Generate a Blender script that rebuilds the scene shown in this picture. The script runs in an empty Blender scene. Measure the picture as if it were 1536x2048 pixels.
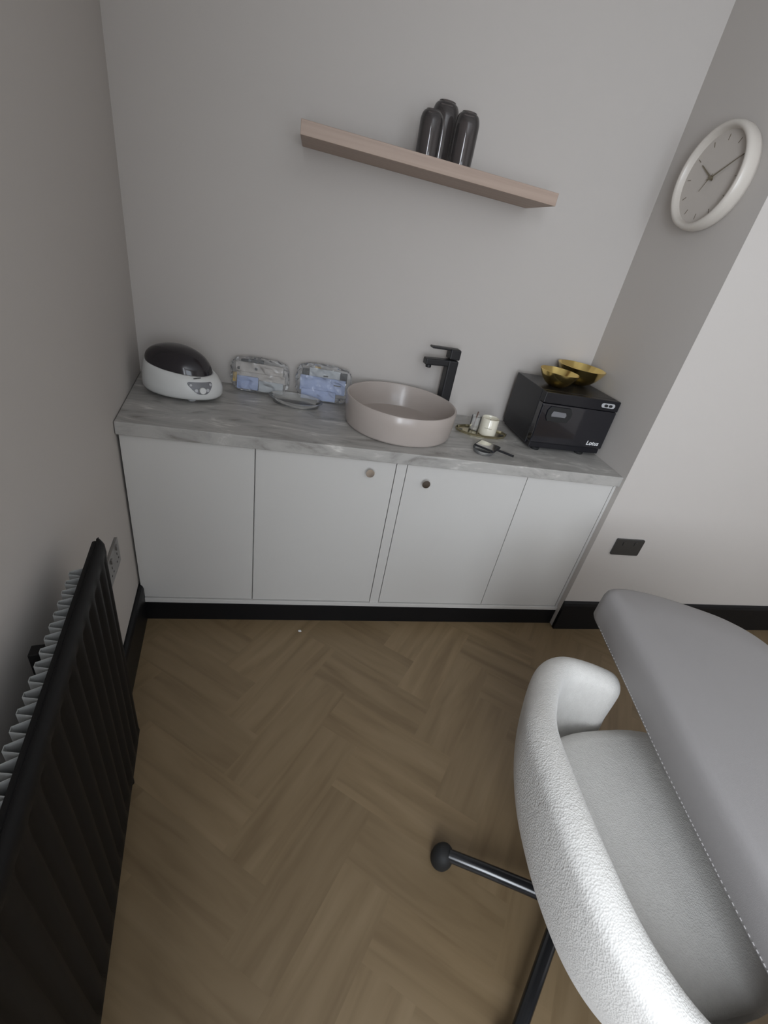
import bpy, bmesh, math, random
from mathutils import Vector, Matrix
from mathutils.bvhtree import BVHTree
random.seed(7)
PI = math.pi
C = bpy.context.scene.collection
S = bpy.context.scene

# ------------------------------------------------------------------ camera
F_PX, CX, CY = 893.6658, 825.5954, 1029.3656
cd = bpy.data.cameras.new('camera')
cam = bpy.data.objects.new('camera', cd); C.objects.link(cam)
cd.sensor_fit = 'HORIZONTAL'; cd.sensor_width = 36.0
# focal length and principal point are given for a 1536 x 2048 frame; AUTO-free horizontal fit
cd.lens = F_PX / 1536 * 36.0
cd.shift_x = -(CX - 768) / 1536
cd.shift_y = (CY - 1024) / 1536
cd.clip_start = 0.02
RX, RY, RZ = [math.radians(v) for v in (59.506, 13.3214, -17.415)]
M = Matrix.Rotation(RZ, 4, 'Z') @ Matrix.Rotation(RX, 4, 'X') @ Matrix.Rotation(RY, 4, 'Z')
cam.matrix_world = Matrix.Translation((0.6205, -1.9457, 1.4664)) @ M
S.camera = cam

# ------------------------------------------------------------------ light
S.view_settings.view_transform = 'Standard'
S.view_settings.look = 'None'
S.view_settings.exposure = -0.68
S.view_settings.gamma = 1.0
S.view_settings.use_curve_mapping = False
world = bpy.data.worlds.new('daylight'); S.world = world; world.use_nodes = True
bg = world.node_tree.nodes['Background']
bg.inputs[0].default_value = (0.74, 0.84, 1.0, 1); bg.inputs[1].default_value = 1.2

SL = 0.1417                                   # the left wall runs slightly askew
def lw(s, off=0.0, z=0.0):                    # point on the left wall, s metres from the back corner
    n = math.hypot(1, SL)
    return Vector((SL * s / n + off / n, -s / n + off * SL / n, z))
LW_ANG = math.atan2(-1, SL)
WIN_S0, WIN_S1, WIN_Z0, WIN_Z1 = 2.75, 3.95, 0.80, 2.35
WIN_POWER = 145
W2_X0, W2_X1, W2_POWER = 0.9, 2.0, 28
ld = bpy.data.lights.new('daylight_and_fill', 'AREA'); ld.shape = 'RECTANGLE'
ld.size = WIN_S1 - WIN_S0; ld.size_y = WIN_Z1 - WIN_Z0; ld.energy = WIN_POWER; ld.color = (0.86, 0.92, 1.0)
lo = bpy.data.objects.new('daylight_and_fill', ld); C.objects.link(lo)
lo.location = lw((WIN_S0 + WIN_S1) / 2, 0.01, (WIN_Z0 + WIN_Z1) / 2)
nrm = Vector((1, SL, 0)).normalized()
lo.rotation_euler = nrm.to_track_quat('-Z', 'Y').to_euler()
l2 = bpy.data.lights.new('daylight_and_fill', 'AREA'); l2.shape = 'RECTANGLE'  # weaker fill lamp in the added second window
l2.size = W2_X1 - W2_X0; l2.size_y = 1.2; l2.energy = W2_POWER; l2.color = (0.82, 0.90, 1.0)
lo2 = bpy.data.objects.new('daylight_and_fill', l2); C.objects.link(lo2)
lo2.location = ((W2_X0 + W2_X1) / 2, -4.19, 1.55); lo2.rotation_euler = Vector((0, 1, 0)).to_track_quat('-Z', 'Y').to_euler()

# ------------------------------------------------------------------ materials
def mat(name, col, rough=0.5, metal=0.0, bump=0.0, bscale=80.0, spec=0.5, var=0.0, vscale=6.0, coat=0.0, col2=None):
    m = bpy.data.materials.new(name); m.use_nodes = True
    nt = m.node_tree; b = nt.nodes['Principled BSDF']
    b.inputs['Roughness'].default_value = rough
    b.inputs['Metallic'].default_value = metal
    b.inputs['Specular IOR Level'].default_value = spec
    b.inputs['Coat Weight'].default_value = coat
    tc = nt.nodes.new('ShaderNodeTexCoord')
    n = nt.nodes.new('ShaderNodeTexNoise'); n.inputs['Scale'].default_value = vscale; n.inputs['Detail'].default_value = 5
    nt.links.new(tc.outputs['Object'], n.inputs['Vector'])
    mx = nt.nodes.new('ShaderNodeMix'); mx.data_type = 'RGBA'
    c2 = col2 if col2 else tuple(max(0, c * (1 - var)) for c in col)
    mx.inputs[6].default_value = (*col, 1); mx.inputs[7].default_value = (*c2, 1)
    nt.links.new(n.outputs['Fac'], mx.inputs[0]); nt.links.new(mx.outputs[2], b.inputs['Base Color'])
    if bump:
        n2 = nt.nodes.new('ShaderNodeTexNoise'); n2.inputs['Scale'].default_value = bscale; n2.inputs['Detail'].default_value = 4
        nt.links.new(tc.outputs['Object'], n2.inputs['Vector'])
        bp = nt.nodes.new('ShaderNodeBump'); bp.inputs['Strength'].default_value = bump; bp.inputs['Distance'].default_value = 0.002
        nt.links.new(n2.outputs['Fac'], bp.inputs['Height']); nt.links.new(bp.outputs['Normal'], b.inputs['Normal'])
    return m

def glass(name, col, alpha, rough=0.05, bump=0.0, bscale=40, ior=1.5):
    """thin clear or tinted plastic / glass: straight-through transparency under a glossy skin"""
    m = bpy.data.materials.new(name); m.use_nodes = True; nt = m.node_tree; nt.nodes.clear()
    out = nt.nodes.new('ShaderNodeOutputMaterial')
    tr = nt.nodes.new('ShaderNodeBsdfTransparent'); tr.inputs[0].default_value = (*col, 1)
    gl = nt.nodes.new('ShaderNodeBsdfGlossy'); gl.inputs['Roughness'].default_value = rough; gl.inputs[0].default_value = (1, 1, 1, 1)
    df = nt.nodes.new('ShaderNodeBsdfDiffuse'); df.inputs[0].default_value = (*col, 1)
    m1 = nt.nodes.new('ShaderNodeMixShader'); m1.inputs[0].default_value = alpha
    nt.links.new(tr.outputs[0], m1.inputs[1]); nt.links.new(df.outputs[0], m1.inputs[2])
    fr = nt.nodes.new('ShaderNodeFresnel'); fr.inputs[0].default_value = ior
    m2 = nt.nodes.new('ShaderNodeMixShader')
    nt.links.new(fr.outputs[0], m2.inputs[0]); nt.links.new(m1.outputs[0], m2.inputs[1]); nt.links.new(gl.outputs[0], m2.inputs[2])
    nt.links.new(m2.outputs[0], out.inputs[0])
    if bump:
        tc = nt.nodes.new('ShaderNodeTexCoord')
        v = nt.nodes.new('ShaderNodeTexVoronoi'); v.inputs['Scale'].default_value = bscale
        nt.links.new(tc.outputs['Object'], v.inputs['Vector'])
        bp = nt.nodes.new('ShaderNodeBump'); bp.inputs['Strength'].default_value = bump; bp.inputs['Distance'].default_value = 0.01
        nt.links.new(v.outputs['Distance'], bp.inputs['Height'])
        for x in (gl, fr, df): nt.links.new(bp.outputs['Normal'], x.inputs['Normal'])
    return m

WALL = (0.535, 0.50, 0.468)
M_wall = mat('wall_paint', WALL, 0.75, bump=0.05, bscale=180, spec=0.25, var=0.03, vscale=1.5)
M_ceil = mat('ceiling_paint', (0.75, 0.75, 0.74), 0.9)
M_white = mat('cabinet_white', (0.575, 0.56, 0.535), 0.45, spec=0.4, var=0.02)
M_black = mat('black_trim_paint', (0.006, 0.006, 0.007), 0.45, bump=0.05, spec=0.25)
M_rad = mat('radiator_enamel', (0.0055, 0.005, 0.005), 0.55, spec=0.22)
M_fin = mat('convector_steel', (0.30, 0.30, 0.29), 0.6, var=0.1)
M_matblack = mat('matte_black_metal', (0.012, 0.012, 0.014), 0.42, spec=0.5)
M_legblack = mat('black_lacquered_steel', (0.01, 0.011, 0.013), 0.22, spec=0.6)
M_chrome = mat('chrome', (0.62, 0.58, 0.56), 0.18, metal=1.0)
M_nickel = mat('brushed_nickel', (0.33, 0.32, 0.31), 0.38, metal=0.85, bump=0.05, bscale=300)
M_darknickel = mat('black_nickel', (0.10, 0.10, 0.10), 0.35, metal=0.7)
M_gold = mat('polished_gold', (0.95, 0.72, 0.27), 0.20, metal=1.0, var=0.15, vscale=20)
M_traygold = mat('pale_gold', (0.55, 0.50, 0.34), 0.22, metal=1.0, var=0.1, vscale=20)
M_ceramic = mat('taupe_ceramic', (0.44, 0.385, 0.35), 0.26, spec=0.45, coat=0.08)
M_shelfwood = None
M_plastic = mat('white_plastic', (0.66, 0.66, 0.64), 0.3, spec=0.5)
M_greyplastic = mat('grey_plastic', (0.17, 0.17, 0.18), 0.4)
M_lightgrey = mat('light_grey_plastic', (0.45, 0.45, 0.46), 0.35)
M_towel = mat('black_enamelled_case', (0.008, 0.008, 0.011), 0.33, spec=0.5, bump=0.03)
M_towelgloss = mat('gloss_black_door', (0.008, 0.008, 0.012), 0.12, spec=0.6, coat=0.5)
M_rubber = mat('black_rubber', (0.012, 0.012, 0.012), 0.7)
M_lettering = mat('white_lettering', (0.8, 0.8, 0.8), 0.5)
M_darkmark = mat('dark_lettering', (0.05, 0.05, 0.05), 0.6)
M_clockrim = mat('cream_clock_case', (0.60, 0.555, 0.50), 0.3, spec=0.5)
M_clockface = mat('clock_face', (0.56, 0.515, 0.47), 0.7)
M_clockhand = mat('bronze_clock_hand', (0.20, 0.17, 0.12), 0.4, metal=0.4)
M_candle = mat('cream_candle_glass', (0.74, 0.70, 0.58), 0.2, spec=0.5, coat=0.4)
M_mirror = mat('mirror_glass', (0.75, 0.74, 0.70), 0.05, metal=1.0)
M_blue = mat('pale_blue_pack', (0.31, 0.38, 0.58), 0.5, var=0.15, vscale=30)
M_beige = mat('beige_printed_card', (0.48, 0.44, 0.40), 0.6, var=0.15, vscale=40)
M_greycard = mat('grey_card', (0.40, 0.42, 0.43), 0.6, var=0.1, vscale=40)
M_yellow = mat('ochre_card', (0.50, 0.34, 0.10), 0.6)
M_brown = mat('brown_stick', (0.12, 0.07, 0.05), 0.6)
M_stitch = mat('pale_thread', (0.55, 0.53, 0.52), 0.8)
M_void = mat('black_insert_hole_shade', (0.01, 0.01, 0.01), 0.9)  # black of the pack inserts; also shade painted into the pin holes
M_frame = mat('white_window_frame', (0.75, 0.75, 0.75), 0.4)
M_smoke = glass('smoked_glass', (0.44, 0.40, 0.39), 0.10, 0.04)
M_smokelid = glass('smoked_plastic_lid', (0.04, 0.035, 0.04), 0.6, 0.12)
M_clear = glass('clear_plastic', (0.98, 0.98, 0.97), 0.13, 0.12, ior=1.3)
M_film = glass('crinkled_clear_film', (0.99, 0.99, 0.99), 0.12, 0.10, bump=0.9, bscale=34, ior=1.32)
M_pane = glass('window_glass', (0.97, 0.98, 0.98), 0.0, 0.02)

def marble():
    m = bpy.data.materials.new('grey_marble_laminate'); m.use_nodes = True; nt = m.node_tree; b = nt.nodes['Principled BSDF']
    b.inputs['Roughness'].default_value = 0.3
    tc = nt.nodes.new('ShaderNodeTexCoord'); mp = nt.nodes.new('ShaderNodeMapping')
    mp.inputs['Scale'].default_value = (1.5, 4.2, 3.4); mp.inputs['Rotation'].default_value = (0.2, 0.1, -0.18)
    nt.links.new(tc.outputs['Object'], mp.inputs['Vector'])
    n = nt.nodes.new('ShaderNodeTexNoise'); n.inputs['Scale'].default_value = 3.0; n.inputs['Detail'].default_value = 9; n.inputs['Distortion'].default_value = 1.8; n.inputs['Roughness'].default_value = 0.6
    nt.links.new(mp.outputs[0], n.inputs['Vector'])
    r = nt.nodes.new('ShaderNodeValToRGB'); e = r.color_ramp.elements
    e[0].position = 0.30; e[0].color = (0.20, 0.185, 0.165, 1); e[1].position = 0.70; e[1].color = (0.66, 0.64, 0.60, 1)
    for p, c in ((0.40, 0.33), (0.50, 0.40), (0.58, 0.42)):
        x = e.new(p); x.color = (c, c * 0.965, c * 0.91, 1)
    nt.links.new(n.outputs['Fac'], r.inputs[0]); nt.links.new(r.outputs[0], b.inputs['Base Color'])
    return m
M_marble = marble()

def wood(name, c1, c2, c3, sx, sy, rough, attr=None):
    """grain runs along UV.x (or object x)"""
    m = bpy.data.materials.new(name); m.use_nodes = True; nt = m.node_tree; b = nt.nodes['Principled BSDF']
    b.inputs['Roughness'].default_value = rough
    tc = nt.nodes.new('ShaderNodeTexCoord'); mp = nt.nodes.new('ShaderNodeMapping'); mp.inputs['Scale'].default_value = (sx, sy, sy)
    nt.links.new(tc.outputs['UV' if attr else 'Object'], mp.inputs['Vector'])
    vec = mp.outputs[0]
    n = nt.nodes.new('ShaderNodeTexNoise'); n.inputs['Scale'].default_value = 1.0; n.inputs['Detail'].default_value = 6; n.inputs['Distortion'].default_value = 0.6
    nt.links.new(vec, n.inputs['Vector'])
    r = nt.nodes.new('ShaderNodeValToRGB'); e = r.color_ramp.elements
    e[0].position = 0.25; e[0].color = (*c1, 1); e[1].position = 0.75; e[1].color = (*c3, 1); x = e.new(0.5); x.color = (*c2, 1)
    nt.links.new(n.outputs['Fac'], r.inputs[0])
    col = r.outputs[0]
    if attr:
        a = nt.nodes.new('ShaderNodeAttribute'); a.attribute_name = attr
        hs = nt.nodes.new('ShaderNodeMix'); hs.data_type = 'RGBA'; hs.blend_type = 'MULTIPLY'; hs.inputs[0].default_value = 1.0
        nt.links.new(col, hs.inputs[6]); nt.links.new(a.outputs['Color'], hs.inputs[7]); col = hs.outputs[2]
    nt.links.new(col, b.inputs['Base Color'])
    return m
M_floor = wood('oak_herringbone', (0.15, 0.102, 0.053), (0.20, 0.141, 0.077), (0.235, 0.17, 0.098), 2.5, 22.0, 0.42, 'tone')
M_shelfwood = wood('pale_oak', (0.34, 0.25, 0.20), (0.40, 0.30, 0.24), (0.44, 0.335, 0.27), 2.0, 60.0, 0.55)

def fabric(name, col, kind):
    m = bpy.data.materials.new(name); m.use_nodes = True; nt = m.node_tree; b = nt.nodes['Principled BSDF']
    b.inputs['Roughness'].default_value = 0.95; b.inputs['Specular IOR Level'].default_value = 0.15
    b.inputs['Sheen Weight'].default_value = 0.25
    tc = nt.nodes.new('ShaderNodeTexCoord')
    v = nt.nodes.new('ShaderNodeTexVoronoi'); v.inputs['Scale'].default_value = 330
    n = nt.nodes.new('ShaderNodeTexNoise'); n.inputs['Scale'].default_value = 70; n.inputs['Detail'].default_value = 6
    mp = nt.nodes.new('ShaderNodeMapping'); mp.inputs['Scale'].default_value = (1, 1, 0.55)
    nt.links.new(tc.outputs['Object'], mp.inputs[0]); nt.links.new(mp.outputs[0], v.inputs['Vector']); nt.links.new(mp.outputs[0], n.inputs['Vector'])
    ad = nt.nodes.new('ShaderNodeMath'); ad.operation = 'MULTIPLY_ADD'; ad.inputs[1].default_value = 0.8
    nt.links.new(v.outputs['Distance'], ad.inputs[0]); nt.links.new(n.outputs['Fac'], ad.inputs[2])
    bp = nt.nodes.new('ShaderNodeBump'); bp.inputs['Strength'].default_value = 0.5; bp.inputs['Distance'].default_value = 0.0022
    nt.links.new(ad.outputs[0], bp.inputs['Height']); nt.links.new(bp.outputs[0], b.inputs['Normal'])
    mx = nt.nodes.new('ShaderNodeMix'); mx.data_type = 'RGBA'
    mx.inputs[6].default_value = (*[c * 0.86 for c in col], 1); mx.inputs[7].default_value = (*col, 1)
    nt.links.new(n.outputs['Fac'], mx.inputs[0]); nt.links.new(mx.outputs[2], b.inputs['Base Color'])
    return m
M_boucle = fabric('cream_boucle', (0.69, 0.67, 0.635), 'boucle')
M_vinyl = mat('taupe_grey_upholstery', (0.295, 0.28, 0.275), 0.5, bump=0.15, bscale=900, spec=0.35, var=0.03)

# ------------------------------------------------------------------ mesh helpers
def link(name, bm, m, parent=None, smooth=False, mw=None):
    me = bpy.data.meshes.new(name)
    bmesh.ops.recalc_face_normals(bm, faces=bm.faces)
    bm.to_mesh(me); bm.free()
    if smooth:
        for p in me.polygons: p.use_smooth = True
    for x in (m if isinstance(m, (list, tuple)) else [m]): me.materials.append(x)
    o = bpy.data.objects.new(name, me); C.objects.link(o)
    if parent: o.parent = parent
    if mw is not None: o.matrix_local = mw
    return o
def auto(o, deg=35):
    me = o.data
    for p in me.polygons: p.use_smooth = True
    bm = bmesh.new(); bm.from_mesh(me)
    for e in bm.edges:
        e.smooth = not (len(e.link_faces) == 2 and e.calc_face_angle(0) > math.radians(deg))
    bm.to_mesh(me); bm.free()
    return o
def box(bm, x0, x1, y0, y1, z0, z1, bev=0.0, seg=2, mw=None):
    t = bmesh.new(); bmesh.ops.create_cube(t, size=1.0)
    for v in t.verts:
        v.co = Vector(((x0 + x1) / 2 + v.co.x * (x1 - x0), (y0 + y1) / 2 + v.co.y * (y1 - y0), (z0 + z1) / 2 + v.co.z * (z1 - z0)))
    if bev: bmesh.ops.bevel(t, geom=list(t.edges), offset=bev, segments=seg, profile=0.5, affect='EDGES')
    if mw is not None: t.transform(mw)
    merge(bm, t)
def merge(bm, t):
    me = bpy.data.meshes.new('tmp'); t.to_mesh(me); t.free(); bm.from_mesh(me); bpy.data.meshes.remove(me)
def B(*a, **k):
    bm = bmesh.new(); box(bm, *a, **k); return bm
def lathe(prof, seg=48, sx=1.0, sy=1.0):
    bm = bmesh.new(); rings = []
    for r, z in prof:
        if r < 1e-6: rings.append([bm.verts.new((0, 0, z))])
        else: rings.append([bm.verts.new((r * sx * math.cos(2 * PI * i / seg), r * sy * math.sin(2 * PI * i / seg), z)) for i in range(seg)])
    for a, b in zip(rings, rings[1:]):
        for i in range(seg):
            j = (i + 1) % seg
            if len(a) == 1 and len(b) == 1: continue
            if len(a) == 1: bm.faces.new((a[0], b[i], b[j]))
            elif len(b) == 1: bm.faces.new((a[i], a[j], b[0]))
            else: bm.faces.new((a[i], a[j], b[j], b[i]))
    return bm
def tube(bm, pts, r, seg=12, r1=None):
    pts = [Vector(p) for p in pts]; rings = []
    up = Vector((0, 0, 1))
    for k, p in enumerate(pts):
        t = (pts[min(k + 1, len(pts) - 1)] - pts[max(k - 1, 0)]).normalized()
        a = t.cross(up if abs(t.z) < 0.95 else Vector((1, 0, 0))).normalized(); b = t.cross(a)
        rr = r if r1 is None else r + (r1 - r) * k / (len(pts) - 1)
        rings.append([bm.verts.new(p + rr * (a * math.cos(2 * PI * i / seg) + b * math.sin(2 * PI * i / seg))) for i in range(seg)])
    for A, Bq in zip(rings, rings[1:]):
        for i in range(seg):
            j = (i + 1) % seg; bm.faces.new((A[i], A[j], Bq[j], Bq[i]))
    bm.faces.new(rings[0]); bm.faces.new(rings[-1][::-1])
def prism(outline, z0, z1, bev=0.0, seg=2):
    bm = bmesh.new(); vs = [bm.verts.new((x, y, z0)) for x, y in outline]
    f = bm.faces.new(vs); r = bmesh.ops.extrude_face_region(bm, geom=[f])
    for v in r['geom']:
        if isinstance(v, bmesh.types.BMVert): v.co.z = z1
    bmesh.ops.recalc_face_normals(bm, faces=bm.faces)
    if bev:
        es = [e for e in bm.edges if abs(e.verts[0].co.z - e.verts[1].co.z) < 1e-6]
        bmesh.ops.bevel(bm, geom=es, offset=bev, segments=seg, profile=0.5, affect='EDGES')
    return bm
def T(x=0, y=0, z=0, rz=0, rx=0, ry=0):
    return Matrix.Translation((x, y, z)) @ Matrix.Rotation(rz, 4, 'Z') @ Matrix.Rotation(ry, 4, 'Y') @ Matrix.Rotation(rx, 4, 'X')
def tag(o, label, cat=None, group=None, kind=None):
    if label: o['label'] = label
    if cat: o['category'] = cat
    if group: o['group'] = group
    if kind: o['kind'] = kind
    return o
def thing(name, label, cat, mw=None, group=None):
    o = bpy.data.objects.new(name, None); C.objects.link(o); o.empty_display_size = 0.05
    if mw is not None: o.matrix_world = mw
    return tag(o, label, cat, group)
def struct(name, bm, m, smooth=False, parent=None):
    o = link(name, bm, m, parent, smooth)
    if parent is None: o['kind'] = 'structure'
    return o
def text_mesh(s, size, extrude, shear=0.0, bold=0.0):
    cu = bpy.data.curves.new('txt', 'FONT'); cu.body = s; cu.size = size; cu.extrude = extrude; cu.shear = shear; cu.offset = bold; cu.align_x = 'CENTER'; cu.space_character = 1.06
    o = bpy.data.objects.new('txt', cu); C.objects.link(o)
    dg = bpy.context.evaluated_depsgraph_get(); me = bpy.data.meshes.new_from_object(o.evaluated_get(dg))
    bm = bmesh.new(); bm.from_mesh(me); bpy.data.meshes.remove(me); bpy.data.objects.remove(o); bpy.data.curves.remove(cu)
    return bm
def spline(pts, n):
    """Catmull-Rom through points"""
    P = [Vector(p) for p in pts]; out = []
    for i in range(len(P) - 1):
        p0, p1, p2, p3 = P[max(i - 1, 0)], P[i], P[i + 1], P[min(i + 2, len(P) - 1)]
        for k in range(n):
            t = k / n
            out.append(0.5 * ((2 * p1) + (p2 - p0) * t + (2 * p0 - 5 * p1 + 4 * p2 - p3) * t * t + (3 * p1 - p0 - 3 * p2 + p3) * t ** 3))
    out.append(P[-1]); return out

# ------------------------------------------------------------------ room
W = 1.911; DB = 0.532; ROOM_X = 3.9; ROOM_Y = -4.2; H = 2.6; G = 0.0
def floor_mesh():
    """herringbone planks: unit cells of one plank width, one colour value and one UV run per plank"""
    w = 0.1475; n = 3; ang = math.radians(45) + math.atan2(-1, SL) + PI / 2
    bm = bmesh.new(); uv = bm.loops.layers.uv.new('UVMap'); cl = bm.loops.layers.float_color.new('tone')
    ca, sa = math.cos(ang), math.sin(ang); cache = {}; tones = {}
    def vert(i, j):
        if (i, j) not in cache:
            x, y = i * w, j * w
            cache[(i, j)] = bm.verts.new((0.415 + ca * x - sa * y, ca * y + sa * x, 0.0))
        return cache[(i, j)]
    R = 60
    for i in range(-R, R):
        for j in range(-R, R):
            x, y = (i + .5) * w, (j + .5) * w
            X = 0.415 + ca * x - sa * y; Y = ca * y + sa * x
            if not (-0.16 - SL * min(Y, 0) - 0.0 < X < ROOM_X + 0.1 and ROOM_Y - 0.1 < Y < 0.08): continue
            pos = (i - j) % (2 * n)
            if pos < n: key = ('h', i - pos, j); hor = True
            else: key = ('v', i, j + pos); hor = False
            if key not in tones: tones[key] = (random.uniform(0.91, 1.06), random.uniform(0, 50), random.uniform(0, 50))
            t, ou, ov = tones[key]
            f = bm.faces.new((vert(i, j), vert(i + 1, j), vert(i + 1, j + 1), vert(i, j + 1)))
            for lp, (a, b) in zip(f.loops, ((0, 0), (1, 0), (1, 1), (0, 1))):
                if hor: u, v = (i + a) * w, (j + b) * w
                else: u, v = (j + b) * w, (i + a) * w
                lp[uv].uv = (u + ou, v + ov); lp[cl] = (t, t * 0.995, t * 0.985, 1)
    return bm
fb = floor_mesh(); r = bmesh.ops.extrude_face_region(fb, geom=list(fb.faces))
for v in r['geom']:
    if isinstance(v, bmesh.types.BMVert): v.co.z = -0.02
floor = struct('floor', fb, M_floor)

struct('wall_back', B(-0.15, W + 0.001, 0, 0.12, 0, H), M_wall)
struct('wall_right', B(W, ROOM_X, -DB, 0.0, 0, H), M_wall)
struct('wall_far_right', B(ROOM_X, ROOM_X + 0.12, ROOM_Y, 0.0, 0, H), M_wall)
bm = B(0.2, W2_X0, ROOM_Y - 0.12, ROOM_Y, 0, H); box(bm, W2_X1, ROOM_X + 0.12, ROOM_Y - 0.12, ROOM_Y, 0, H)
box(bm, W2_X0, W2_X1, ROOM_Y - 0.12, ROOM_Y, 0, 0.95); box(bm, W2_X0, W2_X1, ROOM_Y - 0.12, ROOM_Y, 2.15, H)
struct('wall_front', bm, M_wall)
LM = Matrix(((SL / math.hypot(1, SL), -1 / math.hypot(1, SL), 0, 0), (-1 / math.hypot(1, SL), -SL / math.hypot(1, SL), 0, 0), (0, 0, 1, 0), (0, 0, 0, 1)))
# local frame of the left wall: +x runs along it towards the camera, +y points OUT of the room
bm = bmesh.new()
LEN = 4.35
box(bm, 0, WIN_S0, 0, 0.14, 0, H); box(bm, WIN_S1, LEN, 0, 0.14, 0, H)
box(bm, WIN_S0, WIN_S1, 0, 0.14, 0, WIN_Z0); box(bm, WIN_S0, WIN_S1, 0, 0.14, WIN_Z1, H)
bm.transform(LM); struct('wall_left', bm, M_wall)
struct('ceiling', B(-0.15, ROOM_X + 0.12, ROOM_Y - 0.12, 0.12, H, H + 0.08), M_ceil)
# window behind the camera that lights the room
win = bpy.data.objects.new('window_1', None); C.objects.link(win); win['kind'] = 'structure'
bm = bmesh.new(); f = 0.05
for a in ((WIN_S0, WIN_S0 + f, WIN_Z0, WIN_Z1), (WIN_S1 - f, WIN_S1, WIN_Z0, WIN_Z1), (WIN_S0, WIN_S1, WIN_Z0, WIN_Z0 + f), (WIN_S0, WIN_S1, WIN_Z1 - f, WIN_Z1), ((WIN_S0 + WIN_S1) / 2 - .03, (WIN_S0 + WIN_S1) / 2 + .03, WIN_Z0, WIN_Z1)):
    box(bm, a[0], a[1], 0.06, 0.11, a[2], a[3], bev=0.004)
bm.transform(LM); link('window_frame', bm, M_frame, win)
bm = B(WIN_S0 + .02, WIN_S1 - .02, 0.083, 0.087, WIN_Z0 + .02, WIN_Z1 - .02); bm.transform(LM); link('window_pane', bm, M_pane, win)
bm = B(WIN_S0 - .04, WIN_S1 + .04, -0.04, 0.06, WIN_Z0 - .03, WIN_Z0, bev=0.005); bm.transform(LM); link('window_sill', bm, M_frame, win)

win2 = bpy.data.objects.new('added_fill_window', None); C.objects.link(win2); win2['kind'] = 'structure'  # unseen second window, added to even out the light from the first
bm = bmesh.new()
for a in ((W2_X0, W2_X0 + f, .95, 2.15), (W2_X1 - f, W2_X1, .95, 2.15), (W2_X0, W2_X1, .95, 1.0), (W2_X0, W2_X1, 2.10, 2.15)):
    box(bm, a[0], a[1], ROOM_Y - .09, ROOM_Y - .04, a[2], a[3], bev=0.004)
link('window_frame', bm, M_frame, win2)
link('window_pane', B(W2_X0 + .02, W2_X1 - .02, ROOM_Y - .067, ROOM_Y - .063, .97, 2.13), M_pane, win2)

# skirting boards
def skirting(x0, x1, z1, mw=None):
    prof = [(0, 0), (0.017, 0), (0.017, z1 - 0.02), (0.013, z1 - 0.006), (0.006, z1), (0, z1)]
    bm = bmesh.new(); A = [bm.verts.new((x0, -a, b)) for a, b in prof]; Bv = [bm.verts.new((x1, -a, b)) for a, b in prof]
    for i in range(len(prof)):
        j = (i + 1) % len(prof); bm.faces.new((A[i], A[j], Bv[j], Bv[i]))
    bm.faces.new(A); bm.faces.new(Bv)
    if mw is not None: bm.transform(mw)
    return bm
bm = skirting(W - 0.004, ROOM_X, 0.172); bm.transform(Matrix.Translation((0, -DB, 0)))
struct('baseboard_right', bm, M_black)
bm = skirting(0.503, LEN, 0.172); bm.transform(LM)
struct('baseboard_left', bm, M_black)
struct('baseboard_front', B(0.5, ROOM_X, ROOM_Y, ROOM_Y + 0.017, 0, 0.172), M_black)

# ------------------------------------------------------------------ fitted cabinet
DK = 0.502; ZT = 0.837; TH = 0.043; ZU = ZT - TH
cab = thing('base_cabinet', 'white fitted base cabinet with four flat doors across the alcove', 'cabinet')
bm = bmesh.new()
merge(bm, prism([(0.006, -0.002), (SL * (DK - 0.02) + 0.006, -DK + 0.02), (W - 0.001, -DK + 0.02), (W - 0.001, -0.002)], 0.09, ZU - 0.001))
box(bm, SL * DK + 0.002, W + 0.0, -DK - 0.006, -DK + 0.02, 0.088, 0.107, bev=0.001)      # bottom rail
box(bm, 0.972, 1.0095, -DK, -DK + 0.022, 0.107, ZU - 0.002)                # middle stile
box(bm, 1.8985, W - 0.0005, -DK, -DK + 0.022, 0.107, ZU - 0.002)           # right filler
link('carcass', bm, M_white, cab)
link('toe_kick', B(SL * DK + 0.002, W - 0.005, -DK - 0.008, -DK + 0.02, 0.0, 0.0875, bev=0.001), M_black, cab)
def knob(x, z, d):
    k = link('knob', lathe([(0, 0), (0.0055, 0), (0.0055, 0.010), (0.015, 0.0165), (0.016, 0.0185), (0.0155, 0.021), (0, 0.0215)], 40), M_chrome, d, mw=T(x, -DK - 0.0002, z, rx=PI / 2))
    auto(k, 30); return k
for x0, x1, kx in ((SL * DK + 0.007, 0.4809, None), (0.4846, 0.9692, (0.876, 0.747)), (1.0122, 1.4990, (1.091, 0.724)), (1.5018, 1.8958, None)):
    d = link('door', B(x0, x1, -DK, -DK + 0.018, 0.1105, ZU - 0.003, bev=0.0007, seg=1), M_white, cab)
    if kx: knob(kx[0], kx[1], d)
bm = prism([(0.003, -0.002), (SL * 0.518 + 0.003, -0.518), (W - 0.0005, -0.518), (W - 0.0005, -0.002)], ZU, ZT, bev=0.0015, seg=1)
ct = link('countertop', bm, M_marble)
tag(ct, 'grey marble-effect countertop running the width of the alcove', 'countertop')

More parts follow.
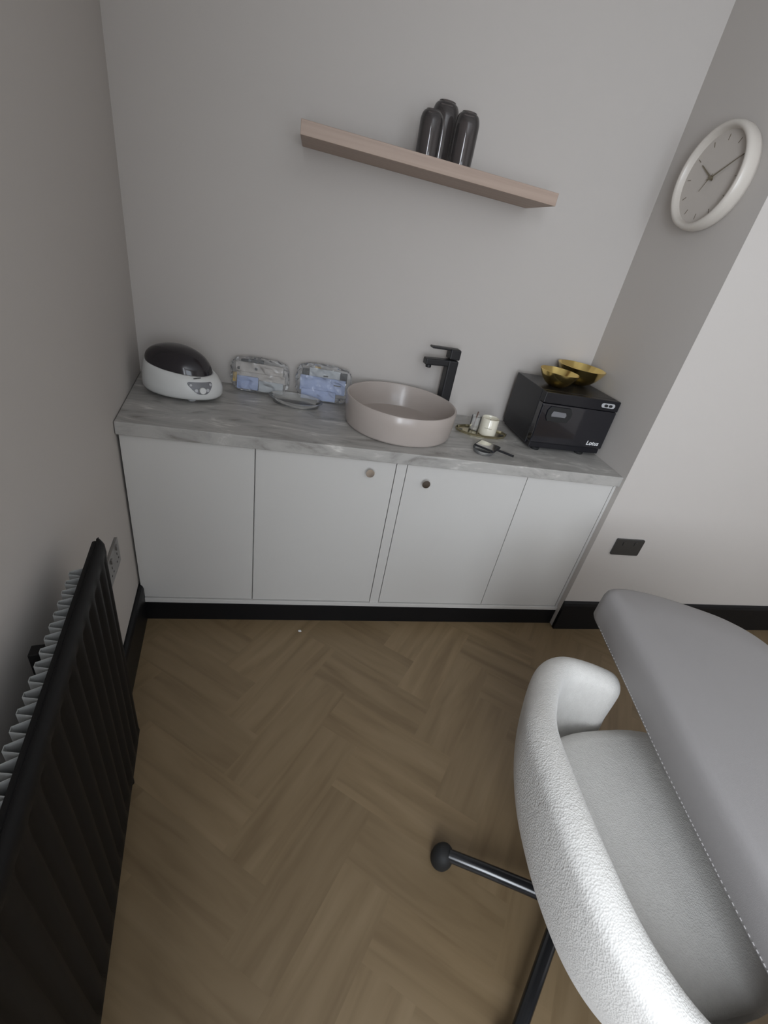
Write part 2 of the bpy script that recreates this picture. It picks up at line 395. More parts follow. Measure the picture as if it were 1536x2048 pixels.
# ------------------------------------------------------------------ shelf, tumblers, clock
sh = link('floating_shelf', B(0.5616, 1.3875, -0.253, -0.0005, 1.702 - 0.036, 1.702, bev=0.001, seg=1), M_shelfwood)
tag(sh, 'pale oak floating shelf on the back wall above the basin', 'shelf')
def tumbler(x, y, r, h, label):
    p = [(r * 0.98, 0), (r, h * 0.3), (r, h * 0.74)]
    for a in range(1, 9):
        t = a / 8 * PI / 2; p.append((r * (0.64 + 0.36 * math.cos(t)), h * 0.74 + h * 0.235 * math.sin(t)))
    p += [(r * 0.63, h * 0.99), (r * 0.61, h), (r * 0.58, h), (r * 0.55, h - 0.002), (0, h - 0.002)]
    q = [(0, h - 0.012), (r * 0.55, h - 0.013)]
    for a in range(8, 0, -1):
        t = a / 8 * PI / 2; q.append((r * (0.60 + 0.34 * math.cos(t)), h * 0.70 + (h * 0.28 - 0.012) * math.sin(t)))
    q += [(r * 0.94, h * 0.5), (r * 0.93, 0)]
    o = link('upturned_tumbler', lathe(p + q + [(r * 0.98, 0)], 48), M_smoke); auto(o, 50)
    o.location = (x, y, 1.7022)
    return tag(o, label, 'glass', 'smoked tumblers on the shelf')
tumbler(0.944, -0.175, 0.036, 0.119, 'smoked tumbler upside down on the shelf, leftmost and shortest-looking of three')
tumbler(1.000, -0.088, 0.044, 0.166, 'tallest smoked tumbler upside down on the shelf behind two others')
tumbler(1.056, -0.175, 0.038, 0.139, 'smoked tumbler upside down on the shelf, rightmost of three')

ck = thing('wall_clock', 'round cream wall clock with deep rounded rim on the alcove side wall', 'clock')
ck.matrix_world = Matrix.Translation((W, -0.306, 1.846)) @ Matrix(((0, 0, -1, 0), (-1, 0, 0, 0), (0, 1, 0, 0), (0, 0, 0, 1)))
# local: +x to the right as seen (world -y), +y up, +z out of the wall (world -x)
prof = [(0.132, 0.0005), (0.144, 0.006), (0.150, 0.022), (0.151, 0.040), (0.148, 0.054), (0.142, 0.060), (0.136, 0.060), (0.131, 0.054), (0.128, 0.034)]
auto(link('rim', lathe(prof, 96), M_clockrim, ck), 60)
link('face', lathe([(0, 0.036), (0.129, 0.036), (0.129, 0.0005), (0, 0.0005)], 96), M_clockface, ck)
for k in range(12):
    a = k * PI / 6; L = 0.016
    bm = B(-0.0008, 0.0008, 0.100, 0.100 + L, 0.0360, 0.0370); bm.transform(Matrix.Rotation(-a, 4, 'Z'))
    link('hour_mark', bm, M_clockhand, ck)
def hand(name, ang, L, tail, w, z):
    bm = prism([(-w, -tail), (w, -tail), (w * 0.5, L), (-w * 0.5, L)], z, z + 0.001); bm.transform(Matrix.Rotation(-ang, 4, 'Z')); link(name, bm, M_clockhand, ck)
hand('hour_hand', math.radians(-60), 0.078, 0.012, 0.003, 0.039)
hand('minute_hand', math.radians(62), 0.115, 0.014, 0.0024, 0.0415)
hand('second_hand', math.radians(215), 0.045, 0.012, 0.0012, 0.0435)
link('hub', lathe([(0, 0.036), (0.006, 0.036), (0.006, 0.046), (0, 0.0465)], 24), M_clockhand, ck)

# ------------------------------------------------------------------ wash basin and tap
bx_, by_, br, bh = 1.002, -0.252, 0.2195, 0.111
bs = thing('vessel_basin', 'round taupe ceramic vessel basin standing on the countertop', 'basin', T(bx_, by_, ZT + 0.0005))
p = [(0, 0), (br * 0.93, 0), (br * 0.955, 0.003), (br * 0.97, 0.01), (br * 0.995, bh * 0.6), (br, bh - 0.004), (br - 0.003, bh), (br - 0.008, bh), (br - 0.011, bh - 0.004),
     (br * 0.925, 0.045), (br * 0.88, 0.022), (br * 0.75, 0.014), (0.03, 0.011), (0.028, 0.0108), (0, 0.0108)]
auto(link('bowl', lathe(p, 96), M_ceramic, bs), 50)
auto(link('drain', lathe([(0, 0.0112), (0.026, 0.0112), (0.026, 0.0135), (0.02, 0.016), (0, 0.0165)], 40), M_ceramic, bs), 30)

tp = thing('basin_tap', 'tall matt black mixer tap behind the taupe basin', 'tap', T(1.216, -0.085, ZT - 0.0005 + 0.001, rz=math.radians(8)))
link('body', B(-0.023, 0.023, -0.023, 0.023, 0, 0.256, bev=0.006, seg=3), M_matblack, tp)
bm = B(-0.122, 0.0, -0.019, 0.019, 0.230, 0.256, bev=0.005, seg=3)
for v in bm.verts:
    if v.co.x < -0.05: v.co.z -= 0.006 * (-v.co.x - 0.05) / 0.085
link('spout', bm, M_matblack, tp)
link('aerator', lathe([(0, 0), (0.011, 0), (0.012, 0.002), (0.012, 0.016), (0, 0.016)], 24), M_matblack, tp, mw=T(-0.101, 0, 0.214))
bm = B(-0.023, 0.024, -0.023, 0.023, 0.259, 0.300, bev=0.005, seg=3); 
box(bm, -0.105, 0.022, -0.017, 0.017, 0.293, 0.301, bev=0.003)
link('lever_handle', bm, M_matblack, tp)

# ------------------------------------------------------------------ towel warmer cabinet with gold bowls
lt = thing('towel_warmer', 'black countertop hot towel cabinet with glossy door and white lettering', 'towel warmer', T(1.545, -0.3273, ZT + 0.0005, rz=0.045))
LWD, LD, LH = 0.358, 0.262, 0.2485
link('case', B(0, LWD, 0.022, LD, 0.020, LH, bev=0.003), M_towel, lt)
link('top_band', B(0, LWD, -0.012, 0.022, 0.205, LH, bev=0.003), M_towel, lt)
# door with a recessed pull
dr = link('door', B(0.0, LWD - 0.002, -0.014, 0.0215, 0.036, 0.2035, bev=0.005, seg=3), M_towelgloss, lt)
bm = prism([(-0.056, -0.012), (-0.046, -0.030), (0.046, -0.030), (0.058, -0.010), (0.058, 0.012), (0.046, 0.030), (-0.046, 0.030), (-0.056, 0.014)], 0, 0.005, bev=0.0015)
link('handle', bm, M_rubber, dr, mw=T(0.086, -0.0142, 0.165, rx=PI / 2))
bm = prism([(-0.034, -0.009), (0.030, -0.009), (0.034, 0.0), (0.028, 0.011), (-0.030, 0.013), (-0.036, 0.0)], 0.005, 0.0062, bev=0.0005)
link('finger_recess', bm, M_greyplastic, dr, mw=T(0.086, -0.0142, 0.165, rx=PI / 2))
link('lettering', text_mesh('Lotus', 0.026, 0.0004, 0.14, 0.0005), M_lettering, dr, mw=T(0.300, -0.0148, 0.052, rx=PI / 2))
def pill(hw, hh, n=8):
    o = []
    for k in range(n + 1): a = -PI / 2 + PI * k / n; o.append((hw - hh + hh * math.cos(a), hh * math.sin(a)))
    for k in range(n + 1): a = PI / 2 + PI * k / n; o.append((-hw + hh + hh * math.cos(a), hh * math.sin(a)))
    return o
sp = link('switch_panel', prism(pill(0.033, 0.0095), 0, 0.002), M_lightgrey, lt, mw=T(0.300, -0.0121, 0.228, rx=PI / 2))
for dx in (-0.012, 0.010):
    link('rocker_switch', prism(pill(0.0085, 0.0052, 4), 0.002, 0.006, bev=0.0008), M_rubber, sp, mw=T(dx, 0, 0))
link('base_plinth', B(0.006, LWD - 0.006, -0.006, LD - 0.01, 0.012, 0.034, bev=0.002), M_towel, lt)
for x, y in ((0.05, 0.012), (0.27, 0.012), (0.05, 0.22), (0.27, 0.22)):
    link('foot', lathe([(0, 0), (0.018, 0), (0.021, 0.012), (0, 0.012)], 24), M_rubber, lt, mw=T(x, y, 0))
TOPZ = ZT + 0.0005 + LH
def gold_bowl(x, y, r, h, label, rz):
    p = [(0, 0), (r * 0.30, 0), (r * 0.36, 0.002), (r * 0.58, h * 0.20), (r * 0.77, h * 0.45), (r * 0.90, h * 0.72), (r, h), (r * 0.985, h + 0.001), (r * 0.875, h * 0.73), (r * 0.745, h * 0.47), (r * 0.56, h * 0.235), (r * 0.33, 0.0045), (0, 0.003)]
    bm = lathe(p, 64)
    for v in bm.verts:                                             # shallow facets of the hammered rim
        a = math.atan2(v.co.y, v.co.x); q = 1 + 0.03 * (v.co.z / h) * abs(math.sin(4 * a)); v.co.x *= q; v.co.y *= q
    o = link('gold_bowl', bm, M_gold, smooth=True); auto(o, 60); o.matrix_world = T(x, y, TOPZ + 0.0005, rz=rz)
    return tag(o, label, 'bowl', 'gold bowls on the towel warmer')
gold_bowl(1.634, -0.228, 0.080, 0.062, 'smaller gold bowl on top of the black towel warmer, left one', 0.2)
gold_bowl(1.798, -0.113, 0.104, 0.076, 'larger gold bowl on top of the black towel warmer, right one', 0.5)

# ------------------------------------------------------------------ ultrasonic cleaner
uc = thing('ultrasonic_cleaner', 'white oval ultrasonic cleaner with dark domed lid at the counter left end', 'ultrasonic cleaner', T(0.200, -0.188, ZT + 0.0005, rz=math.radians(-20)))
def oval(a, b, z, dx=0.0, n=64, p=2.25, skew=0.0):
    out = []
    for i in range(n):
        t = 2 * PI * i / n; c, s = math.cos(t), math.sin(t)
        x = a * math.copysign(abs(c) ** (2 / p), c); y = b * math.copysign(abs(s) ** (2 / p), s)
        y *= 1 - 0.16 * max(0, x / a)
        out.append((x + dx, y, z + skew * (x / a)))
    return out
def loft(rings, cap0=True, cap1=True):
    bm = bmesh.new(); R = [[bm.verts.new(p) for p in r] for r in rings]
    for A, Bq in zip(R, R[1:]):
        n = len(A)
        for i in range(n): bm.faces.new((A[i], A[(i + 1) % n], Bq[(i + 1) % n], Bq[i]))
    if cap0: bm.faces.new(R[0][::-1])
    if cap1: bm.faces.new(R[-1])
    return bm
rings = [oval(0.118, 0.092, 0.010), oval(0.130, 0.103, 0.013), oval(0.136, 0.108, 0.022), oval(0.137, 0.109, 0.04), oval(0.134, 0.1065, 0.062, -0.002, skew=-0.003),
         oval(0.127, 0.101, 0.084, -0.005, skew=-0.008), oval(0.118, 0.095, 0.098, -0.009, skew=-0.011), oval(0.114, 0.0915, 0.1005, -0.011, skew=-0.012), oval(0.110, 0.088, 0.099, -0.012, skew=-0.012)]
bm = loft(rings); bmt = bm.copy(); bmesh.ops.recalc_face_normals(bmt, faces=bmt.faces); bmt.normal_update(); bvh = BVHTree.FromBMesh(bmt)
body = auto(link('body', bm, M_plastic, uc), 50)
rings = []
for k in range(10):
    t = k / 10 * PI / 2; c, s = math.cos(t) ** 0.9, math.sin(t)
    rings.append(oval(0.1125 * c, 0.090 * c, 0.1005 + 0.068 * s, -0.011 - 0.008 * s, skew=-0.012 * (1 - s)))
bm = loft(rings); auto(link('lid', bm, M_smokelid, uc), 60)
link('tank', loft([oval(0.10, 0.08, 0.096, -0.01), oval(0.10, 0.08, 0.099, -0.01)]), M_chrome, uc)
def decal(prof, ang, z0, bv, off=0.0018, nu=28, nv=22):
    """badge wrapped on the casing as a fine grid; prof = [(height, half width)] around the direction ang"""
    d = Vector((math.cos(ang), math.sin(ang), 0)); s = Vector((-math.sin(ang), math.cos(ang), 0))
    bm = bmesh.new(); rows = []
    for j in range(nv + 1):
        h = prof[0][0] + (prof[-1][0] - prof[0][0]) * j / nv
        for (h0, w0), (h1, w1) in zip(prof, prof[1:]):
            if min(h0, h1) - 1e-9 <= h <= max(h0, h1) + 1e-9: w = w0 + (w1 - w0) * (h - h0) / (h1 - h0)
        row = []
        for i in range(nu + 1):
            o = Vector((0, 0, z0 + h)) + s * (w * (2 * i / nu - 1))
            hit = bv.ray_cast(o + d * 0.3, -d)
            p = hit[0] if hit[0] else o + d * 0.12
            row.append(bm.verts.new(p + d * off))
        rows.append(row)
    for A, Bq in zip(rows, rows[1:]):
        for i in range(nu): bm.faces.new((A[i], A[i + 1], Bq[i + 1], Bq[i]))
    return bm
PA = math.radians(-30)
def rounded(pts, r, n=3):
    out = []; m = len(pts)
    for i in range(m):
        p0, p1, p2 = Vector(pts[i - 1]), Vector(pts[i]), Vector(pts[(i + 1) % m])
        a = p1 + (p0 - p1).normalized() * r; b = p1 + (p2 - p1).normalized() * r
        for k in range(n + 1):
            t = k / n; q = a * (1 - t) ** 2 + p1 * 2 * t * (1 - t) + b * t * t; out.append((q.x, q.y))
    return out
panel = link('control_panel', decal([(0.020, 0.033), (0.018, 0.038), (0.014, 0.040), (0.008, 0.038), (-0.002, 0.031), (-0.012, 0.023), (-0.018, 0.015), (-0.020, 0.009)], PA, 0.056, bvh), M_greyplastic, uc, smooth=True)
def on_body(side, up, z0=0.056):
    d = Vector((math.cos(PA), math.sin(PA), 0)); s = Vector((-math.sin(PA), math.cos(PA), 0))
    o = Vector((0, 0, z0 + up)) + s * side; hit = bvh.ray_cast(o + d * 0.3, -d)
    nz = (hit[1] if hit[1].dot(d) > 0 else -hit[1]).normalized()
    ux = (s - nz * s.dot(nz)).normalized(); uy = nz.cross(ux)
    q = Matrix((ux, uy, nz)).transposed().to_4x4()
    return Matrix.Translation(hit[0] + nz * 0.0024) @ q
for sx, sz, rr in ((-0.030, 0.009, 0.0048), (0.031, 0.010, 0.0048), (-0.017, -0.007, 0.0062), (0.018, -0.006, 0.0062)):
    link('button', lathe([(0, 0), (rr, 0), (rr, 0.0015), (rr * 0.8, 0.0025), (0, 0.0025)], 20), M_lightgrey, panel, mw=on_body(sx, sz))
link('dial', lathe([(0, 0), (0.0115, 0), (0.0115, 0.005), (0.010, 0.008), (0, 0.008)], 28), M_plastic, panel, mw=on_body(0.001, -0.007))
bm = bmesh.new()
x = -0.014
for k, wd in enumerate((0.003, 0.0035, 0.003, 0.002, 0.0032, 0.003, 0.0024)):
    box(bm, x, x + wd, -0.0018, 0.0018, 0, 0.0006); x += wd + 0.0008
link('wordmark', bm, M_darkmark, uc, mw=on_body(-0.004, 0.030))
for x, y in ((-0.07, -0.055), (0.06, -0.05), (-0.07, 0.055), (0.06, 0.05)):
    link('foot', lathe([(0, 0), (0.013, 0), (0.014, 0.012), (0, 0.012)], 20), M_lightgrey, uc, mw=T(x, y, 0))

# ------------------------------------------------------------------ plastic-wrapped packs
def crumple(bm, amp, seed, keep_z0=True):
    rnd = random.Random(seed)
    for v in bm.verts:
        z = v.co.z
        v.co += Vector((rnd.uniform(-amp, amp), rnd.uniform(-amp, amp), rnd.uniform(-amp, amp)))
        if keep_z0: v.co.z = max(v.co.z, 0.0)
    return bm
def film_bag(x0, x1, y0, y1, z1, seed):
    bm = bmesh.new(); bmesh.ops.create_cube(bm, size=1.0)
    bmesh.ops.subdivide_edges(bm, edges=bm.edges, cuts=9, use_grid_fill=True)
    for v in bm.verts:
        u = Vector(v.co) * 2
        k = 1 - 0.16 * max(abs(u.x), abs(u.z)) ** 6 * (abs(u.x) * abs(u.z)) ** 2
        v.co = Vector(((x0 + x1) / 2 + u.x * (x1 - x0) / 2 * k, (y0 + y1) / 2 + u.y * (y1 - y0) / 2 * (1 - 0.35 * abs(u.x) ** 4), z1 / 2 + u.z * z1 / 2 * k))
    crumple(bm, 0.0055, seed)
    return bm
def wrap_pack(name, label, x, y, rz, lean, w, h, parts, seed):
    t = thing(name, label, 'pack', T(x, y, ZT + 0.001, rz=rz))
    L = Matrix.Rotation(lean, 4, 'X')
    for nm, a, m in parts:
        bm = B(*a, bev=0.0015); bm.transform(L)
        for v in bm.verts: v.co.z = max(v.co.z, 0.001)
        link(nm, bm, m, t)
    bm = film_bag(-w / 2, w / 2, -0.032, 0.032, h, seed); bm.transform(L)
    for v in bm.verts: v.co.z = max(v.co.z, 0.0)
    link('film_wrapper', bm, M_film, t)
    return t
wrap_pack('wrapped_pack', 'clear plastic wrapped pack of beige printed cards and a blue sachet beside the ultrasonic cleaner', 0.452, -0.062, math.radians(-2), math.radians(-10), 0.222, 0.128, [
    ('printed_card', (-0.092, 0.088, -0.014, 0.0, 0.055, 0.108), M_beige),
    ('lower_card', (-0.080, 0.098, -0.019, -0.0145, 0.040, 0.072), M_beige),
    ('dark_insert', (-0.075, 0.010, 0.004, 0.012, 0.095, 0.121), M_void),
    ('blue_sachet', (-0.084, -0.004, -0.026, -0.0195, 0.006, 0.056), M_blue),
    ('grey_sachet', (-0.002, 0.092, -0.026, -0.0195, 0.004, 0.046), M_greycard),
    ('ochre_card', (-0.100, -0.086, -0.022, -0.016, 0.030, 0.066), M_yellow),
    ('print_mark', (-0.085, -0.076, -0.0152, -0.0142, 0.078, 0.088), M_darkmark),
    ('print_mark', (-0.020, -0.010, -0.0152, -0.0142, 0.082, 0.092), M_darkmark)], 3)
wrap_pack('wrapped_pack', 'clear plastic wrapped pack of blue sachets and grey card next to the basin', 0.704, -0.066, math.radians(-4), math.radians(-10), 0.225, 0.142, [
    ('grey_card', (-0.062, 0.062, -0.012, 0.0, 0.060, 0.126), M_greycard),
    ('blue_sachet', (-0.096, 0.088, -0.020, -0.0125, 0.034, 0.094), M_blue),
    ('lower_sachet', (-0.088, 0.052, -0.026, -0.0205, 0.002, 0.042), M_blue),
    ('dark_insert', (-0.090, -0.055, 0.002, 0.010, 0.088, 0.118), M_void),
    ('dark_insert', (0.058, 0.092, 0.002, 0.010, 0.082, 0.122), M_void),
    ('ochre_card', (-0.042, -0.018, 0.001, 0.005, 0.118, 0.132), M_yellow),
    ('print_mark', (-0.006, 0.014, -0.0135, -0.0122, 0.098, 0.103), M_darkmark),
    ('print_mark', (0.040, 0.070, -0.0212, -0.0202, 0.068, 0.072), M_darkmark)], 5)
bm = lathe([(0, 0), (0.070, 0), (0.080, 0.004), (0.088, 0.022), (0.094, 0.024), (0.094, 0.0255), (0.086, 0.0245), (0.078, 0.006), (0.069, 0.002), (0, 0.002)], 64, 1.13, 0.74)
o = link('clear_tray', bm, M_clear, smooth=True); auto(o, 50); o.matrix_world = T(0.598, -0.158, ZT + 0.0005, rz=math.radians(-14))
tag(o, 'shallow clear plastic oval tray in front of the two wrapped packs', 'tray')

# ------------------------------------------------------------------ candle on gold tray, mirror, dish
gt = thing('gold_tray', 'small faceted gold tray with cut-out handles under the cream candle', 'tray', T(1.378, -0.218, ZT + 0.0005, rz=math.radians(-4)))
outl = [(-0.113, 0.006), (-0.098, -0.020), (-0.060, -0.044), (0.0, -0.052), (0.062, -0.044), (0.100, -0.020), (0.113, 0.006), (0.100, 0.032), (0.060, 0.052), (0.0, 0.058), (-0.060, 0.052), (-0.098, 0.032)]
link('plate', prism(outl, 0, 0.005, bev=0.001), M_traygold, gt)
bm = bmesh.new(); n_ = len(outl)
for i in range(n_):
    (xa, ya), (xb, yb) = outl[i], outl[(i + 1) % n_]
    q = [(xa, ya, 0.004), (xb, yb, 0.004), (xb * 1.05, yb * 1.07, 0.012), (xa * 1.05, ya * 1.07, 0.012)]
    q2 = [(x * 0.985, y * 0.985, z + 0.0005) for x, y, z in q]
    a = [bm.verts.new(v) for v in q]; b = [bm.verts.new(v) for v in q2]
    bm.faces.new(a); bm.faces.new(b[::-1])
    for k in range(4): bm.faces.new((a[k], b[k], b[(k + 1) % 4], a[(k + 1) % 4]))
link('rim', bm, M_traygold, gt)
for sx in (-1, 1):
    link('handle_slot', prism([(sx * 0.095 + 0.012 * math.cos(k * PI / 6), 0.006 + 0.007 * math.sin(k * PI / 6)) for k in range(12)], 0.0048, 0.0058), M_darkmark, gt)  # dark ellipses on the solid plate, painting the cut-outs as shaded
cn = thing('candle', 'cream candle in a glass jar standing on the gold tray', 'candle', T(1.397, -0.232, ZT + 0.006))
auto(link('jar', lathe([(0, 0), (0.034, 0), (0.037, 0.003), (0.0375, 0.010), (0.0375, 0.072), (0.036, 0.074), (0.0345, 0.072), (0.0345, 0.060), (0, 0.060)], 48), M_candle, cn), 40)
link('wick', lathe([(0, 0.06), (0.001, 0.06), (0.001, 0.068), (0, 0.068)], 8), M_darkmark, cn)
bm = bmesh.new()
for k in range(10):
    a = -2.35 + k * 0.085
    box(bm, -0.0003, 0.0003, -0.0012, 0.0012, 0.036, 0.0375, mw=Matrix.Translation((0.0377 * math.cos(a), 0.0377 * math.sin(a), 0)) @ Matrix.Rotation(a, 4, 'Z'))
link('label_print', bm, M_clockhand, cn)
gh = thing('glass_holder', 'little clear glass holding a short brown stick behind the candle left side', 'glass', T(1.352, -0.186, ZT + 0.006))
auto(link('glass_cup', lathe([(0, 0), (0.020, 0), (0.021, 0.003), (0.022, 0.058), (0.021, 0.058), (0.0195, 0.004), (0, 0.003)], 32), M_clear, gh), 40)
bm = bmesh.new(); tube(bm, [(-0.004, 0, 0.004), (0.002, 0.002, 0.078)], 0.0028, 8); link('stick', bm, M_brown, gh)

cdh = link('clear_dish', lathe([(0, 0), (0.036, 0), (0.040, 0.003), (0.044, 0.016), (0.043, 0.0165), (0.039, 0.005), (0.035, 0.002), (0, 0.002)], 48), M_clear); auto(cdh, 40)
cdh.location = (1.318, -0.424, ZT + 0.0005); tag(cdh, 'low clear round dish under the black hand mirror', 'dish')
hm = thing('hand_mirror', 'small rectangular hand mirror with black frame lying on the clear dish', 'mirror', T(1.339, -0.404, ZT + 0.0175, rz=math.radians(-41)))
link('frame', prism(rounded([(-0.044, -0.038), (0.044, -0.038), (0.044, 0.038), (-0.044, 0.038)], 0.008), 0, 0.006, bev=0.001), M_matblack, hm)
link('mirror_glass', prism(rounded([(-0.039, -0.033), (0.039, -0.033), (0.039, 0.033), (-0.039, 0.033)], 0.006), 0.006, 0.0068), M_mirror, hm)
bm = bmesh.new(); tube(bm, [(0.043, 0, 0.003), (0.06, 0, 0.003), (0.105, 0, 0.003), (0.112, 0, 0.003)], 0.0045, 12); link('handle', bm, M_matblack, hm)

# ------------------------------------------------------------------ sockets
ls = thing('double_socket', 'brushed metal double socket low on the left wall past the radiator end', 'socket', LM @ T(0.770, 0, 0.492) @ Matrix(((1, 0, 0, 0), (0, 0, -1, 0), (0, 1, 0, 0), (0, 0, 0, 1))))
# local: +x along the wall, +y up, +z into the room
link('plate', prism(rounded([(-0.067, -0.045), (0.067, -0.045), (0.067, 0.045), (-0.067, 0.045)], 0.005), 0.0005, 0.008, bev=0.001), M_nickel, ls)
for sx in (-0.034, 0.034):
    g = link('switch', B(sx - 0.005, sx + 0.005, 0.020, 0.036, 0.008, 0.012, bev=0.0008), M_nickel, ls)
    bm = bmesh.new()
    box(bm, sx - 0.002, sx + 0.002, 0.000, 0.008, 0.008, 0.0085); box(bm, sx - 0.014, sx - 0.008, -0.020, -0.016, 0.008, 0.0085); box(bm, sx + 0.008, sx + 0.014, -0.020, -0.016, 0.008, 0.0085)
    link('pin_holes', bm, M_void, ls)  # near-black blocks on the plate, painting the shade inside the holes
rs = thing('wall_socket', 'dark metal socket plate on the chimney breast above the black skirting', 'socket', T(2.089, -DB, 0.5095) @ Matrix(((1, 0, 0, 0), (0, 0, -1, 0), (0, 1, 0, 0), (0, 0, 0, 1))))
link('plate', prism(rounded([(-0.073, -0.043), (0.073, -0.043), (0.073, 0.043), (-0.073, 0.043)], 0.006), 0.0005, 0.009, bev=0.0012), M_darknickel, rs)
for sx in (-0.030, 0.030):
    link('switch', B(sx - 0.007, sx + 0.007, 0.012, 0.030, 0.009, 0.0115, bev=0.0008), M_darknickel, rs)

# ------------------------------------------------------------------ radiator
RS = 0.178; ra = math.atan2(-1, RS)
RM = Matrix.Translation((0.250, -1.092, 0)) @ Matrix.Rotation(ra, 4, 'Z')       # +x runs towards the camera, +y towards the room
rd = thing('panel_radiator', 'black ribbed panel radiator along the left wall', 'radiator', RM)
RL, RZ0, RZ1 = 1.15, 0.145, 0.83
def rib_panel():
    bm = bmesh.new(); rows = []
    pitch = 0.05; n = int(RL / pitch * 8)
    zs = [RZ0, RZ0 + 0.004, RZ0 + 0.03, RZ0 + 0.06, RZ1 - 0.10, RZ1 - 0.055, RZ1 - 0.03, RZ1 - 0.010, RZ1 - 0.003, RZ1]
    for i in range(n + 1):
        x = RL * i / n; ph = (x / pitch) % 1.0
        rib = max(0.0, math.sin(PI * min(1, max(0, (ph - 0.15) / 0.7)))) * 0.010
        end = min(1.0, min(x, RL - x) / 0.012)
        col = []
        for z in zs:
            e = min(1.0, min(z - RZ0, RZ1 - z) / 0.055); e = max(0, e) ** 0.5
            edge = min(1.0, min(z - RZ0, RZ1 - z) / 0.012)
            y = -0.014 + 0.012 * (max(edge, 0) ** 0.5) * (end ** 0.5) - rib * (1 if 0.03 < z - RZ0 and z < RZ1 - 0.03 else 0) * e
            col.append(bm.verts.new((x, y, z)))
        rows.append(col)
    for a, b in zip(rows, rows[1:]):
        for k in range(len(zs) - 1): bm.faces.new((a[k], b[k], b[k + 1], a[k + 1]))
    return bm
o = link('front_panel', rib_panel(), M_rad, rd, smooth=True); auto(o, 50)
md = o.modifiers.new('thick', 'SOLIDIFY'); md.thickness = 0.006; md.offset = 1
link('back_of_panel', B(0.004, RL, -0.026, -0.013, RZ0 + 0.004, RZ1 - 0.004, bev=0.005), M_rad, rd)
# folded convector sheet
bm = bmesh.new(); pts = []; x = 0.085; p = 0.027
while x < RL - 0.05:
    pts += [(x, -0.0265), (x + p * 0.28, -0.047), (x + p * 0.60, -0.047), (x + p * 0.88, -0.0265)]; x += p
prev = None
for a, b in pts:
    cur = [bm.verts.new((a, b, RZ0 + 0.05)), bm.verts.new((a, b, RZ1 - 0.012))]
    if prev: bm.faces.new((prev[0], cur[0], cur[1], prev[1]))
    prev = cur
o = link('convector_fins', bm, M_fin, rd); md = o.modifiers.new('thick', 'SOLIDIFY'); md.thickness = 0.0012
for x in (0.255, 0.85):
    link('wall_bracket', B(x, x + 0.022, -0.068, -0.050, 0.30, RZ1 - 0.03, bev=0.001), M_rad, rd)
bm = bmesh.new(); tube(bm, [(0.06, -0.035, 0.16), (0.06, -0.035, 0.0)], 0.008, 12); link('supply_pipe', bm, M_rad, rd)

# ------------------------------------------------------------------ treatment bed
bed = thing('treatment_bed', 'taupe grey upholstered treatment bed with a rounded end, right of the chair', 'bed', T(0, 0, 0))
bo = spline([(1.365, -2.02, 0), (1.392, -1.80, 0), (1.432, -1.55, 0), (1.478, -1.33, 0), (1.512, -1.16, 0), (1.536, -1.075, 0), (1.60, -1.060, 0), (1.70, -1.085, 0), (1.79, -1.128, 0), (1.88, -1.185, 0), (1.935, -1.26, 0), (1.948, -1.36, 0), (1.93, -1.55, 0), (1.89, -1.80, 0), (1.85, -2.02, 0)], 8)
outline = [(p.x, p.y) for p in bo] + [(1.73, -2.75), (1.69, -2.84), (1.62, -2.86), (1.30, -2.80), (1.24, -2.76), (1.22, -2.70)]
bedz0, bedz1 = 0.615, 0.725
def offset_outline(o, d):
    n = len(o); out = []
    for i in range(n):
        a, b = Vector(o[i - 1]), Vector(o[(i + 1) % n]); t = (b - a).normalized(); nn = Vector((-t.y, t.x)); out.append((o[i][0] + nn.x * d, o[i][1] + nn.y * d))
    return out
area = sum(outline[i - 1][0] * outline[i][1] - outline[i][0] * outline[i - 1][1] for i in range(len(outline)))
sg = 1 if area > 0 else -1
rings = []
for d, z in ((0.016, bedz0), (0.004, bedz0 + 0.003), (0.0, bedz0 + 0.010), (0.0, bedz0 + 0.06), (0.001, bedz1 - 0.030), (0.005, bedz1 - 0.014), (0.014, bedz1 - 0.004), (0.026, bedz1)):
    rings.append([(x, y, z) for x, y in offset_outline(outline, sg * d)])
for k, dz in ((0.12, 0.003), (0.35, 0.006), (0.7, 0.007)):
    rings.append([(x + (1.66 - x) * k, y + (-1.95 - y) * k, bedz1 + dz) for x, y, z in rings[7]])
auto(link('mattress', loft(rings), M_vinyl, bed), 50)
bm = bmesh.new()
lo_ = [p for p in bo if p.y < -1.12 and p.x < 1.6]
def dashes(off, z):
    ps = [Vector((p.x, p.y, z)) for p in lo_]; acc = 0
    for a, b in zip(ps, ps[1:]):
        L = (b - a).length; d = (b - a) / L; k = int(L / 0.008)
        for i in range(k):
            c = a + d * (i + 0.5) * L / k; nn = Vector((-d.y, d.x, 0))
            q = c - Vector((off, 0, 0)) * 1
            box(bm, -0.0022, 0.0022, -0.0006, 0.0006, -0.0006, 0.0006, mw=Matrix.Translation(q) @ Matrix.Rotation(math.atan2(d.y, d.x), 4, 'Z'))
dashes(0.0008, bedz0 + 0.012)
st = link('side_stitching', bm, M_stitch, bed)
bm = bmesh.new()
link('under_frame', B(1.58, 1.80, -2.75, -1.35, 0.575, 0.614, bev=0.006), M_rad, bed)
link('pedestal', B(1.60, 1.78, -2.4, -2.02, 0.05, 0.575, bev=0.01), M_vinyl, bed)
link('base_foot', B(1.52, 1.84, -2.65, -2.0, 0.0, 0.05, bev=0.012), M_rad, bed)

